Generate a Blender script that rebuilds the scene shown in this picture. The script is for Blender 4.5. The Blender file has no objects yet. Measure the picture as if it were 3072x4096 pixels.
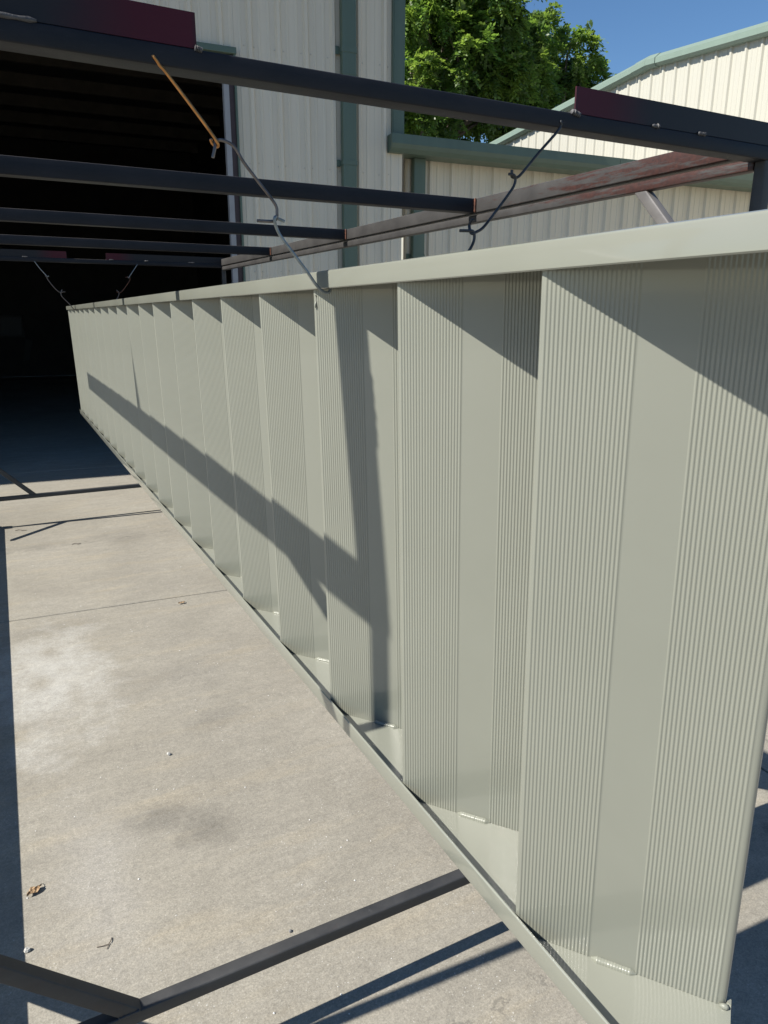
import bpy, math, random
import numpy as np
from mathutils import Vector, Matrix

random.seed(7)
rng = np.random.default_rng(7)
C = bpy.context.scene.collection
SC = bpy.context.scene
R = math.radians

# ------------------------------------------------------------------ camera
CAMZ = 1.605
cam_d = bpy.data.cameras.new('camera'); cam = bpy.data.objects.new('camera', cam_d); C.objects.link(cam)
cr = (0.88728051, -0.46121969, 0.00311237); cu = (0.11901396, 0.2354645, 0.96456837); cf = (0.44561078, 0.85547231, -0.26381464)
cam.matrix_world = Matrix(((cr[0], cu[0], -cf[0], 0), (cr[1], cu[1], -cf[1], 0), (cr[2], cu[2], -cf[2], CAMZ), (0, 0, 0, 1)))
cam_d.sensor_fit = 'VERTICAL'; cam_d.sensor_height = 24; cam_d.sensor_width = 18
cam_d.lens = 24 * 2854.29 / 4096
cam_d.clip_start = 0.02; cam_d.clip_end = 1500
SC.camera = cam

# ------------------------------------------------------------------ light
SUN = Vector((-1.0, 0.052, 0.985)).normalized()
elev = math.asin(SUN.z); azim = math.atan2(SUN.x, SUN.y)          # clockwise from +Y
w = bpy.data.worlds.new('World'); SC.world = w; w.use_nodes = True
nt = w.node_tree; bg = nt.nodes['Background']
sky = nt.nodes.new('ShaderNodeTexSky'); sky.sky_type = 'NISHITA'; sky.sun_disc = False
sky.sun_elevation = elev; sky.sun_rotation = azim % (2 * math.pi)
sky.air_density = 1.0; sky.dust_density = 0.0; sky.ozone_density = 4.0
hs = nt.nodes.new('ShaderNodeHueSaturation'); hs.inputs['Saturation'].default_value = 1.12
nt.links.new(sky.outputs[0], hs.inputs['Color']); nt.links.new(hs.outputs[0], bg.inputs[0]); bg.inputs[1].default_value = 0.066
sl = bpy.data.lights.new('sun', 'SUN'); sl.energy = 5.0; sl.angle = R(0.53); sl.color = (1.0, 0.95, 0.87)
so = bpy.data.objects.new('sun', sl); C.objects.link(so)
so.rotation_euler = (-SUN).to_track_quat('-Z', 'Y').to_euler(); so.location = (-6, 0, 9)
SC.view_settings.view_transform = 'Standard'; SC.view_settings.look = 'None'
SC.view_settings.exposure = 0.92; SC.view_settings.gamma = 1.0
SC.view_settings.use_curve_mapping = False

# ------------------------------------------------------------------ materials
def mat(name):
    m = bpy.data.materials.new(name); m.use_nodes = True
    return m, m.node_tree, m.node_tree.nodes['Principled BSDF']

class NB:                                                        # small node-graph helper
    def __init__(s, t): s.t = t
    def n(s, typ, **kw):
        x = s.t.nodes.new(typ)
        for k, v in kw.items(): setattr(x, k, v)
        return x
    def l(s, a, b): s.t.links.new(a, b)
    def pos(s): return s.n('ShaderNodeNewGeometry').outputs['Position']
    def obj(s): return s.n('ShaderNodeTexCoord').outputs['Object']
    def mapping(s, v, scale=(1, 1, 1), loc=(0, 0, 0)):
        m = s.n('ShaderNodeMapping'); s.l(v, m.inputs['Vector'])
        m.inputs['Scale'].default_value = scale; m.inputs['Location'].default_value = loc
        return m.outputs[0]
    def noise(s, v, scale, detail=4, rough=0.55, dist=0.0):
        x = s.n('ShaderNodeTexNoise'); s.l(v, x.inputs['Vector'])
        x.inputs['Scale'].default_value = scale; x.inputs['Detail'].default_value = detail
        x.inputs['Roughness'].default_value = rough; x.inputs['Distortion'].default_value = dist
        return x.outputs['Fac']
    def ramp(s, f, stops):
        x = s.n('ShaderNodeValToRGB'); s.l(f, x.inputs[0]); e = x.color_ramp.elements
        while len(e) < len(stops): e.new(0.5)
        for el, (p, c) in zip(e, stops):
            el.position = p; el.color = c if len(c) == 4 else (*c, 1)
        return x.outputs[0]
    def rampf(s, f, a, b, va=0.0, vb=1.0):
        x = s.n('ShaderNodeMapRange'); s.l(f, x.inputs[0])
        for i, q in enumerate((a, b, va, vb)): x.inputs[i + 1].default_value = q
        return x.outputs[0]
    def mix(s, f, a, b, mode='MIX'):
        x = s.n('ShaderNodeMix', data_type='RGBA', blend_type=mode)
        for i, q in ((0, f), (6, a), (7, b)):
            if isinstance(q, (tuple, float, int)):
                x.inputs[i].default_value = q if i == 0 else (*q, 1)[:4]
            else: s.l(q, x.inputs[i])
        return x.outputs[2]
    def math(s, op, a, b=0.0):
        x = s.n('ShaderNodeMath', operation=op)
        for i, q in ((0, a), (1, b)):
            if isinstance(q, (float, int)): x.inputs[i].default_value = q
            else: s.l(q, x.inputs[i])
        return x.outputs[0]
    def bump(s, h, strength, dist=0.01):
        x = s.n('ShaderNodeBump'); s.l(h, x.inputs['Height'])
        x.inputs['Strength'].default_value = strength; x.inputs['Distance'].default_value = dist
        return x.outputs[0]

def simple(name, col, rough=0.5, metal=0.0, nscale=None, namt=0.1, bump=0.0, bscale=200, coord='obj'):
    m, t, b = mat(name); g = NB(t)
    b.inputs['Roughness'].default_value = rough; b.inputs['Metallic'].default_value = metal
    if nscale:
        v = g.obj() if coord == 'obj' else g.pos()
        f = g.noise(v, nscale, 5)
        lo = tuple(c * (1 - namt) for c in col); hi = tuple(min(1, c * (1 + namt)) for c in col)
        g.l(g.ramp(f, [(0.3, lo), (0.7, hi)]), b.inputs['Base Color'])
        if bump: g.l(g.bump(g.noise(v, bscale, 3), bump, 0.002), b.inputs['Normal'])
    else: b.inputs['Base Color'].default_value = (*col, 1)
    return m

# freshly sprayed grey-green paint on the stair
def m_paint():
    m, t, b = mat('grey_green_paint'); g = NB(t)
    v = g.obj()
    f = g.noise(v, 3.0, 4)
    g.l(g.ramp(f, [(0.3, (0.180, 0.186, 0.154)), (0.7, (0.197, 0.203, 0.169))]), b.inputs['Base Color'])
    g.l(g.rampf(g.noise(v, 5, 3), 0.3, 0.7, 0.30, 0.38), b.inputs['Roughness'])
    b.inputs['Coat Weight'].default_value = 0.7; b.inputs['Coat Roughness'].default_value = 0.07
    g.l(g.bump(g.noise(v, 420, 2), 0.02, 0.001), b.inputs['Normal'])
    return m
M_PAINT = m_paint()
M_WELDPAINT = simple('painted_weld', (0.195, 0.202, 0.166), 0.28, 0.0, 300, 0.04, 0.25, 400)

def m_steel(name, dark, lite, rough=0.5, rust=0.0, metal=0.35, sc=6):
    m, t, b = mat(name); g = NB(t); v = g.pos()
    f = g.noise(g.mapping(v, (1, 1, 2.5)), sc, 8, 0.65)
    col = g.ramp(f, [(0.3, dark), (0.72, lite)])
    scr = g.noise(g.mapping(v, (4, 4, 40)), 14, 6, 0.7)
    col = g.mix(g.rampf(scr, 0.6, 0.85, 0.0, 0.5), col, tuple(min(1, c * 2.2 + 0.012) for c in lite))
    if rust:
        rf = g.noise(v, 26, 8, 0.75)
        col = g.mix(g.rampf(rf, 0.56, 0.68, 0.0, rust), col, (0.075, 0.028, 0.016))
    g.l(col, b.inputs['Base Color'])
    b.inputs['Metallic'].default_value = metal
    g.l(g.rampf(f, 0.25, 0.75, rough - 0.1, rough + 0.12), b.inputs['Roughness'])
    g.l(g.bump(g.noise(v, 240, 4, 0.7), 0.12, 0.002), b.inputs['Normal'])
    return m
M_STEEL = m_steel('mill_scale_steel', (0.009, 0.010, 0.013), (0.019, 0.020, 0.025), metal=0.0)
M_STEEL.node_tree.nodes['Principled BSDF'].inputs['Specular IOR Level'].default_value = 0.22
M_UNDER = m_steel('rusty_bounce_brown', (0.075, 0.066, 0.057), (0.135, 0.118, 0.100), 0.65, 0.3, 0.0)  # lighter brown stands in for ground bounce; the rust flecks are real
M_GREY = m_steel('bare_grey_steel', (0.095, 0.090, 0.086), (0.16, 0.152, 0.146), 0.45, 0.0, 0.1)
M_STEELB = m_steel('dusty_black_steel', (0.024, 0.025, 0.027), (0.055, 0.055, 0.055), 0.55, 0.12, 0.1)
def m_rail():
    # grey side tube, streaked with rust toward its near end
    m, t, b = mat('rust_streaked_steel'); g = NB(t); v = g.pos()
    f = g.noise(v, 7, 7, 0.65)
    base = g.ramp(f, [(0.3, (0.030, 0.028, 0.027)), (0.72, (0.060, 0.057, 0.054))])
    sx = g.n('ShaderNodeSeparateXYZ'); g.l(v, sx.inputs[0])
    grad = g.rampf(sx.outputs['Y'], 2.9, 1.5, 0.0, 1.0)
    n1 = g.noise(g.mapping(v, (60, 5, 60)), 1.0, 8, 0.8)
    fac = g.math('ADD', n1, g.math('MULTIPLY', g.math('SUBTRACT', grad, 0.32), 0.28))
    rust = g.ramp(g.noise(v, 90, 6, 0.7), [(0.35, (0.024, 0.008, 0.006)), (0.7, (0.062, 0.019, 0.012))])
    g.l(g.mix(g.rampf(fac, 0.60, 0.67, 0.0, 0.92), base, rust), b.inputs['Base Color'])
    b.inputs['Metallic'].default_value = 0.15; b.inputs['Roughness'].default_value = 0.5
    g.l(g.bump(g.noise(v, 260, 4, 0.75), 0.2, 0.002), b.inputs['Normal'])
    return m
M_RAIL = m_rail()
def m_angle():
    m, t, b = mat('blued_angle_steel'); g = NB(t); v = g.obj()
    sx = g.n('ShaderNodeSeparateXYZ'); g.l(v, sx.inputs[0])
    d = g.math('ADD', sx.outputs['X'], g.math('MULTIPLY', g.noise(v, 9, 4), 0.06))
    col = g.ramp(g.rampf(d, 0.0, 0.4), [(0.05, (0.016, 0.013, 0.016)), (0.09, (0.056, 0.006, 0.014)),
                                       (0.30, (0.050, 0.005, 0.012)), (0.62, (0.014, 0.014, 0.017))])
    g.l(col, b.inputs['Base Color'])
    b.inputs['Metallic'].default_value = 0.0; b.inputs['Roughness'].default_value = 0.45; b.inputs['Specular IOR Level'].default_value = 0.25
    g.l(g.bump(g.noise(g.mapping(v, (2, 30, 30)), 12, 4), 0.06, 0.002), b.inputs['Normal'])
    return m
M_ANGLE = m_angle()
M_BEAD = simple('raw_weld_bead', (0.06, 0.06, 0.063), 0.55, 0.2, 60, 0.4, 0.5, 300)
M_COPPER = simple('copper_coated_rod', (0.46, 0.22, 0.075), 0.33, 0.85, 40, 0.35)
M_ROD = simple('grey_rod', (0.13, 0.115, 0.11), 0.42, 0.6, 50, 0.35)
M_ROD_D = simple('dark_rod', (0.045, 0.05, 0.055), 0.45, 0.6, 50, 0.35)
M_ROD_L = simple('bright_rod', (0.22, 0.25, 0.26), 0.36, 0.6, 50, 0.3)
M_RODRUST = simple('rusty_rod', (0.10, 0.038, 0.021), 0.55, 0.3, 60, 0.5)
M_RUBBER = simple('black_rubber', (0.012, 0.012, 0.012), 0.7)
M_ZINC = simple('zinc_plate', (0.35, 0.35, 0.36), 0.4, 0.8)

def m_panel(name, col, dirt=0.07):
    m, t, b = mat(name); g = NB(t); v = g.pos()
    f = g.noise(g.mapping(v, (3, 3, 0.25)), 2.2, 6, 0.6)
    lo = tuple(c * (1 - dirt) for c in col)
    c1 = g.ramp(f, [(0.3, lo), (0.65, col)])
    g.l(c1, b.inputs['Base Color'])
    b.inputs['Roughness'].default_value = 0.42
    g.l(g.bump(g.noise(g.mapping(v, (1, 1, 0.3)), 9, 3), 0.04, 0.02), b.inputs['Normal'])
    return m
M_PANEL = m_panel('cream_metal_panel', (0.64, 0.585, 0.475))
M_PANEL_W = m_panel('ivory_metal_panel', (0.40, 0.388, 0.33), 0.04)
M_GREEN = m_panel('sage_green_trim', (0.090, 0.132, 0.102), 0.10)
M_GREEN_L = m_panel('pale_sage_trim', (0.165, 0.218, 0.178), 0.06)
M_MAROON = simple('maroon_door_track', (0.050, 0.030, 0.032), 0.55, 0.0, 8, 0.2)
M_WHITE = simple('white_jamb_seal', (0.30, 0.30, 0.31), 0.5, 0.0, 8, 0.08)
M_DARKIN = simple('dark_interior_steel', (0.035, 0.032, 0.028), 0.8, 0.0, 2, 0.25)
M_PURLIN = simple('brown_purlin', (0.07, 0.06, 0.045), 0.7, 0.0, 4, 0.2)
M_ROOF = simple('galvanised_roof', (0.34, 0.35, 0.34), 0.5, 0.2, 4, 0.1)
M_DIMGLASS = simple('dim_window_glass', (0.012, 0.012, 0.013), 0.5)
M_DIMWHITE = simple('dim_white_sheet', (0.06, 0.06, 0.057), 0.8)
M_SCREW = simple('painted_screw', (0.50, 0.47, 0.40), 0.4, 0.3)

def m_concrete():
    m, t, b = mat('weathered_concrete'); g = NB(t); v = g.pos()
    big = g.noise(v, 0.9, 6, 0.6, 0.4)
    med = g.noise(g.mapping(v, (1.2, 3.4, 1)), 3.2, 8, 0.68, 0.7)
    fine = g.noise(v, 260, 3, 0.75)
    grain = g.noise(v, 190, 5, 0.8)
    col = g.ramp(big, [(0.30, (0.205, 0.191, 0.164)), (0.50, (0.255, 0.239, 0.207)), (0.70, (0.285, 0.269, 0.237))])
    col = g.mix(g.rampf(med, 0.36, 0.70, 0.0, 0.5), col, (0.182, 0.170, 0.148))
    tan = g.noise(g.mapping(v, (1.0, 4.5, 1), (3, 1, 0)), 1.7, 6, 0.65)
    col = g.mix(g.rampf(tan, 0.52, 0.75, 0.0, 0.38), col, (0.315, 0.268, 0.190))
    wear = g.noise(g.mapping(v, (1.5, 2.2, 1), (7, 2, 0)), 2.6, 9, 0.75)
    col = g.mix(g.rampf(wear, 0.60, 0.74, 0.0, 0.55), col, (0.335, 0.322, 0.292))
    def spot(cx, cy, rx, ry, amt, colour, col, ns=5.0, namp=0.95):
        mp = g.mapping(v, (1 / rx, 1 / ry, 0), (-cx / rx, -cy / ry, 0))
        d = g.n('ShaderNodeVectorMath', operation='LENGTH'); g.l(mp, d.inputs[0])
        k = g.math('ADD', d.outputs['Value'], g.math('MULTIPLY', g.math('SUBTRACT', g.noise(v, ns, 7, 0.7), 0.5), namp * 3))
        return g.mix(g.rampf(k, 0.15, 1.15, amt, 0.0), col, colour), k
    # oil-dark stains and pale patches on the slab
    for (cx, cy, rx, ry, a) in ((0.27, 2.12, .12, .10, .5), (0.42, 2.01, .12, .10, .55), (0.50, 3.1, .30, .20, .28),
                                (0.62, 2.62, .15, .12, .3), (0.10, 5.5, .4, .10, .3), (0.62, 5.45, .2, .25, .3), (0.1, 3.9, .25, .12, .2)):
        col, _ = spot(cx, cy, rx, ry, a, (0.100, 0.094, 0.085), col)
    col, kw = spot(0.02, 3.33, .26, .62, .56, (0.47, 0.468, 0.46), col, 3.2, 1.05)  # whitish sheen of reflected sky, painted into the slab colour
    col, _ = spot(0.06, 1.95, .13, .45, .35, (0.31, 0.30, 0.29), col, 6, .7)
    for (cx, cy, rx, ry, a) in ((0.03, 3.62, .07, .11, .6), (-0.03, 3.30, .06, .10, .6), (0.18, 3.95, .07, .06, .5), (0.1, 3.1, .04, .16, .4)):
        col, _ = spot(cx, cy, rx, ry, a, (0.23, 0.21, 0.175), col, 12, .3)
    mid = g.noise(v, 24, 9, 0.82, 0.3)
    col = g.mix(g.rampf(mid, 0.36, 0.66, 0.0, 1.0), g.mix(1.0, col, (0.86, 0.855, 0.84), 'MULTIPLY'), g.mix(1.0, col, (1.10, 1.09, 1.065), 'MULTIPLY'))
    scuff = g.noise(g.mapping(v, (3.0, 14.0, 1.0), (2, 5, 0)), 5.0, 9, 0.8, 1.2)
    col = g.mix(g.rampf(scuff, 0.60, 0.68, 0.0, 0.30), col, (0.36, 0.35, 0.32))
    vo = g.n('ShaderNodeTexVoronoi', feature='DISTANCE_TO_EDGE'); g.l(g.mapping(v, (0.55, 0.42, 1), (0.3, 0.85, 0)), vo.inputs['Vector'])
    vo.inputs['Scale'].default_value = 0.55
    wob = g.math('ADD', vo.outputs['Distance'], g.math('MULTIPLY', g.math('SUBTRACT', g.noise(v, 6, 6, 0.7), 0.5), 0.05))
    crack = g.math('ABSOLUTE', wob)
    col = g.mix(g.rampf(crack, 0.0004, 0.0016, 0.45, 0.0), col, (0.09, 0.085, 0.075))
    chip = g.n('ShaderNodeTexVoronoi'); g.l(v, chip.inputs['Vector']); chip.inputs['Scale'].default_value = 85
    pk = g.noise(v, 4.0, 4, 0.7)
    col = g.mix(g.math('MULTIPLY', g.rampf(chip.outputs['Distance'], 0.10, 0.20, 0.75, 0.0), g.rampf(pk, 0.5, 0.62)), col, (0.42, 0.415, 0.395))
    col = g.mix(1.0, col, (1.045, 1.05, 1.03), 'MULTIPLY')
    # sand grain and tiny pits
    col = g.mix(g.rampf(grain, 0.30, 0.72, 0.0, 1.0), g.mix(1.0, col, (0.66, 0.655, 0.65), 'MULTIPLY'), g.mix(1.0, col, (1.30, 1.30, 1.30), 'MULTIPLY'))
    col = g.mix(g.rampf(fine, 0.66, 0.74, 0.0, 0.6), col, (0.10, 0.095, 0.085))
    rr = g.rampf(med, 0.3, 0.7, 0.62, 0.85)
    g.l(g.math('MULTIPLY', rr, g.rampf(kw, 0.3, 1.1, 0.62, 1.0)), b.inputs['Roughness'])
    cg = g.noise(v, 75, 6, 0.85)
    col = g.mix(g.rampf(cg, 0.36, 0.64, 0.0, 1.0), g.mix(1.0, col, (0.80, 0.795, 0.79), 'MULTIPLY'), g.mix(1.0, col, (1.14, 1.14, 1.14), 'MULTIPLY'))
    sp_ = g.noise(v, 130, 3, 0.6)
    col = g.mix(g.rampf(sp_, 0.69, 0.73, 0.0, 0.7), col, (0.48, 0.475, 0.46))
    col = g.mix(g.rampf(sp_, 0.31, 0.27, 0.0, 0.65), col, (0.085, 0.08, 0.072))
    hgt = g.math('ADD', g.math('MULTIPLY', grain, 0.6), g.math('MULTIPLY', fine, 0.5))
    g.l(col, b.inputs['Base Color'])
    g.l(g.bump(hgt, 0.35, 0.004), b.inputs['Normal'])
    return m
M_CONC = m_concrete()
M_DIRT = simple('joint_dirt', (0.055, 0.048, 0.038), 0.95, 0.0, 30, 0.3, coord='pos')

def m_leaf(name, col, tr):
    m, t, b = mat(name); g = NB(t)
    b.inputs['Roughness'].default_value = 0.45
    rnd = g.n('ShaderNodeNewGeometry').outputs['Random Per Island']
    c = g.ramp(rnd, [(0.0, tuple(x * 0.72 for x in col)), (1.0, tuple(x * 1.35 for x in col))])
    g.l(c, b.inputs['Base Color'])
    tl = g.n('ShaderNodeBsdfTranslucent'); tl.inputs['Color'].default_value = (*tr, 1)
    mx = g.n('ShaderNodeMixShader'); mx.inputs[0].default_value = 0.38
    out = t.nodes['Material Output']
    g.l(b.outputs[0], mx.inputs[1]); g.l(tl.outputs[0], mx.inputs[2]); g.l(mx.outputs[0], out.inputs['Surface'])
    return m
M_LEAF = [m_leaf('leaf_green', (0.074, 0.135, 0.027), (0.26, 0.44, 0.06)),
          m_leaf('leaf_yellow_green', (0.098, 0.155, 0.027), (0.33, 0.49, 0.07)),
          m_leaf('leaf_dark', (0.056, 0.098, 0.026), (0.20, 0.32, 0.05))]
M_BARK = simple('bark', (0.13, 0.105, 0.08), 0.9, 0.0, 12, 0.35, 0.5, 40)
M_DRYLEAF = simple('dry_leaf', (0.26, 0.17, 0.09), 0.75, 0.0, 60, 0.35)
M_TWIG = simple('twig_brown', (0.09, 0.07, 0.055), 0.8)
M_STONE = simple('pale_stone', (0.42, 0.41, 0.38), 0.8, 0.0, 120, 0.3, 0.4, 200)
M_STONE_D = simple('grey_stone', (0.16, 0.155, 0.15), 0.8, 0.0, 120, 0.3)
M_SPECK = simple('white_grit', (0.55, 0.54, 0.51), 0.6)

# ------------------------------------------------------------------ mesh helpers
def link(name, me, parent=None):
    o = bpy.data.objects.new(name, me); C.objects.link(o)
    if parent is not None: o.parent = parent
    return o
def mesh(name, V, F, m=None, smooth=0.0, mi=None):
    me = bpy.data.meshes.new(name); me.from_pydata([tuple(map(float, v)) for v in V], [], F); me.validate(); me.update()
    for k in (m if isinstance(m, (list, tuple)) else [m]):
        if k: me.materials.append(k)
    if mi is not None and len(mi) == len(me.polygons): me.polygons.foreach_set('material_index', mi)
    if smooth:
        me.polygons.foreach_set('use_smooth', [True] * len(me.polygons)); me.set_sharp_from_angle(angle=R(smooth))
    return me
class MB:
    def __init__(s): s.V = []; s.F = []
    def add(s, V, F):
        n = len(s.V); s.V += [tuple(v) for v in V]; s.F += [tuple(i + n for i in f) for f in F]; return s
    def box(s, x0, x1, y0, y1, z0, z1, bev=0.0):
        if bev <= 0:
            return s.add([(x0, y0, z0), (x1, y0, z0), (x1, y1, z0), (x0, y1, z0), (x0, y0, z1), (x1, y0, z1), (x1, y1, z1), (x0, y1, z1)],
                         [(0, 3, 2, 1), (4, 5, 6, 7), (0, 1, 5, 4), (1, 2, 6, 5), (2, 3, 7, 6), (3, 0, 4, 7)])
        b = bev; V = []; r = []
        for z, i in ((z0, b), (z0 + b, 0), (z1 - b, 0), (z1, b)):
            r.append(len(V)); V += [(x0 + i, y0 + i, z), (x1 - i, y0 + i, z), (x1 - i, y1 - i, z), (x0 + i, y1 - i, z)]
        F = [(3, 2, 1, 0), (12, 13, 14, 15)]
        for k in range(3):
            for q in range(4): F.append((r[k] + q, r[k] + (q + 1) % 4, r[k + 1] + (q + 1) % 4, r[k + 1] + q))
        return s.add(V, F)
    def prism(s, P0, P1):                                        # two matching loops
        n = len(P0)
        return s.add(list(P0) + list(P1), [tuple(range(n))[::-1], tuple(range(n, 2 * n))] + [(i, (i + 1) % n, n + (i + 1) % n, n + i) for i in range(n)])
    def tube(s, p0, p1, a, b, up=(0, 0, 1), r=0.004, seg=3, cut0=None, cut1=None):
        # square steel tube: a across, b along 'up'; optional end-cut plane normals
        p0 = Vector(p0); p1 = Vector(p1); d = (p1 - p0).normalized(); up = Vector(up)
        x = d.cross(up).normalized(); u = x.cross(d).normalized(); pr = []
        for cx, cy, a0 in ((1, 1, 0), (-1, 1, 90), (-1, -1, 180), (1, -1, 270)):
            for i in range(seg + 1):
                t = R(a0 + 90 * i / seg); pr.append((cx * (a / 2 - r) + r * math.cos(t), cy * (b / 2 - r) + r * math.sin(t)))
        def loop(p, cn):
            L = []
            for q in pr:
                v = p + x * q[0] + u * q[1]
                if cn is not None:
                    cn_ = Vector(cn); v = v - d * ((v - p).dot(cn_) / d.dot(cn_))
                L.append(v)
            return L
        return s.prism(loop(p0, cut0), loop(p1, cut1))
    def rod(s, pts, r, seg=8, caps=True, radii=None):
        pts = [Vector(p) for p in pts]; n = len(pts); V = []; F = []
        t0 = (pts[1] - pts[0]).normalized(); ref = Vector((0, 1, 0)) if abs(t0.y) < 0.9 else Vector((1, 0, 0))
        x = t0.cross(ref).normalized()
        for i, p in enumerate(pts):
            t = (pts[min(i + 1, n - 1)] - pts[max(i - 1, 0)]).normalized()
            x = (x - t * x.dot(t)).normalized(); y = t.cross(x); rr = radii[i] if radii else r
            for k in range(seg):
                a = 2 * math.pi * k / seg; V.append(p + (x * math.cos(a) + y * math.sin(a)) * rr)
        for i in range(n - 1):
            for k in range(seg):
                k2 = (k + 1) % seg; F.append((i * seg + k, i * seg + k2, (i + 1) * seg + k2, (i + 1) * seg + k))
        if caps: F.append(tuple(range(seg))[::-1]); F.append(tuple((n - 1) * seg + k for k in range(seg)))
        return s.add(V, F)
    def mesh(s, name, m, smooth=0.0): return mesh(name, s.V, s.F, m, smooth)
    def obj(s, name, m, parent=None, smooth=0.0): return link(name, s.mesh(name, m, smooth), parent)
def tag(o, label, cat, group=None):
    o['label'] = label; o['category'] = cat
    if group: o['group'] = group
    return o
def empty(name, loc=(0, 0, 0), rot=(0, 0, 0)):
    o = bpy.data.objects.new(name, None); C.objects.link(o); o.location = loc; o.rotation_euler = rot
    o.empty_display_size = 0.2; return o
def smooth_path(pts, n=6):
    P = [Vector(p) for p in pts]; out = []
    for i in range(len(P) - 1):
        a = P[max(i - 1, 0)]; b = P[i]; c = P[i + 1]; d = P[min(i + 2, len(P) - 1)]
        for k in range(n):
            t = k / n
            out.append(0.5 * ((2 * b) + (c - a) * t + (2 * a - 5 * b + 4 * c - d) * t * t + (3 * b - a - 3 * c + d) * t ** 3))
    out.append(P[-1]); return out

# ------------------------------------------------------------------ ground
BETA = R(4.0)                                                     # buildings and slabs are turned 4 degrees to the rack
FX = math.sin(BETA); FY = math.cos(BETA)
FAC = (FX * 8.33 * FY, FY * 8.33 * FY, 0.0)
gb = MB(); gb.add([(-300, -300, -0.012), (300, -300, -0.012), (300, 300, -0.012), (-300, 300, -0.012)], [(0, 1, 2, 3)])
ground = gb.obj('ground', M_DIRT); ground['kind'] = 'structure'
SLAB = 4.2
slab_me = MB().box(0.0045, SLAB - 0.0045, 0.0045, SLAB - 0.0045, -0.15, 0.0, 0.003).mesh('concrete_slab', M_CONC)
for i in range(-4, 5):
    for j in range(-4, 4):
        o = link('concrete_slab', slab_me, ground)
        u0, v0 = -2.0 + (i) * SLAB, -4.205 + j * SLAB
        o.location = (FAC[0] + u0 * FY + v0 * FX, FAC[1] - u0 * FX + v0 * FY, 0); o.rotation_euler = (0, 0, -BETA)

# ------------------------------------------------------------------ ribbed wall panels
def rib_profile(u0, u1, phase, pitch=0.3048, h=0.032):
    pts = []
    k0 = math.floor((u0 - phase) / pitch) - 1; k1 = math.ceil((u1 - phase) / pitch) + 1
    raw = []
    for k in range(k0, k1 + 1):
        c = phase + k * pitch
        raw += [(c - 0.036, 0.0), (c - 0.016, h), (c + 0.016, h), (c + 0.036, 0.0)]
        for q in (0.3333, 0.6667):
            m = c + pitch * q
            raw += [(m - 0.017, 0.0), (m - 0.010, 0.006), (m + 0.010, 0.006), (m + 0.017, 0.0)]
    def at(u):
        for (a, ha), (b, hb) in zip(raw, raw[1:]):
            if a <= u <= b: return ha + (hb - ha) * (u - a) / max(b - a, 1e-9)
        return 0
    pts = [(u0, at(u0))] + [p for p in raw if u0 + 1e-4 < p[0] < u1 - 1e-4] + [(u1, at(u1))]
    return pts
def panel(parent, u0, u1, z0, z1, phase, m, axis='front', name='wall_panel', zfun=None):
    """Ribbed sheet standing in the local x-z plane, ribs toward local -y."""
    pr = rib_profile(u0, u1, phase); V = []; F = []
    for (u, h) in pr:
        top = zfun(u) if zfun else z1
        V += [(u, -h, z0), (u, -h, top)]
    n = len(pr)
    for i in range(n - 1): F.append((2 * i, 2 * i + 2, 2 * i + 3, 2 * i + 1))
    V += [(u0, 0.03, z0), (u0, 0.03, zfun(u0) if zfun else z1), (u1, 0.03, z0), (u1, 0.03, zfun(u1) if zfun else z1)]
    b = 2 * n
    F += [(b + 2, b, b + 1, b + 3), (b, 0, 1, b + 1), (2 * n - 2, b + 2, b + 3, 2 * n - 1)]
    return link(name, mesh(name, V, F, m), parent)

# ------------------------------------------------------------------ warehouse with the open door
wh = empty('warehouse', FAC, (0, 0, -BETA))
tag(wh, 'cream ribbed metal warehouse with a tall open doorway, behind the rack on the left', 'building')
PH = 2.075; DOOR_R = 1.776; DOOR_L = -3.4; DOOR_T = 2.56 + CAMZ; EAVE = 6.0
edges = [1.9086 + 0.002, PH - 0.036 + 0.9144, 3.686]
for a, b in zip(edges, edges[1:]): panel(wh, a, b, 0.02, EAVE, PH, M_PANEL)
k = PH - 0.036 - 0.9144 * 0
us = [-8.2]
x = PH - 0.036
while x > -8.2: x -= 0.9144
xs = []
while x < 1.9086: xs.append(x); x += 0.9144
for a in xs:
    b = min(a + 0.9144, 1.9086)
    a2 = max(a, -8.2)
    if b <= DOOR_L - 0.1: panel(wh, a2, b, 0.02, EAVE, PH, M_PANEL)
    elif a2 < DOOR_L - 0.1:
        panel(wh, a2, DOOR_L - 0.1, 0.02, EAVE, PH, M_PANEL); panel(wh, DOOR_L - 0.1, b, 2.668 + CAMZ, EAVE, PH, M_PANEL)
    else: panel(wh, a2, b, 2.668 + CAMZ, EAVE, PH, M_PANEL)
# lap seams run up beside every third rib: a thin raised edge, plus rows of screws
def screws(parent, us_, zs, yoff=-0.008):
    mb = MB()
    for u in us_:
        for z in zs:
            uu = u + random.uniform(-0.012, 0.012); zz = z + random.uniform(-0.012, 0.012)
            ring = [(uu + 0.008 * math.cos(R(60 * q)), yoff, zz + 0.008 * math.sin(R(60 * q))) for q in range(6)]
            rin = [(uu + 0.006 * math.cos(R(60 * q)), yoff - 0.006, zz + 0.006 * math.sin(R(60 * q))) for q in range(6)]
            mb.prism(ring, rin)
    o = mb.obj('screw_heads', M_SCREW, parent); o['kind'] = 'stuff'
screws(wh, [PH + 0.3048 * q + dx for q in range(0, 6) for dx in (-0.052, 0.052)], [0.9, 2.1, 3.2, 4.32], -0.0005)
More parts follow.
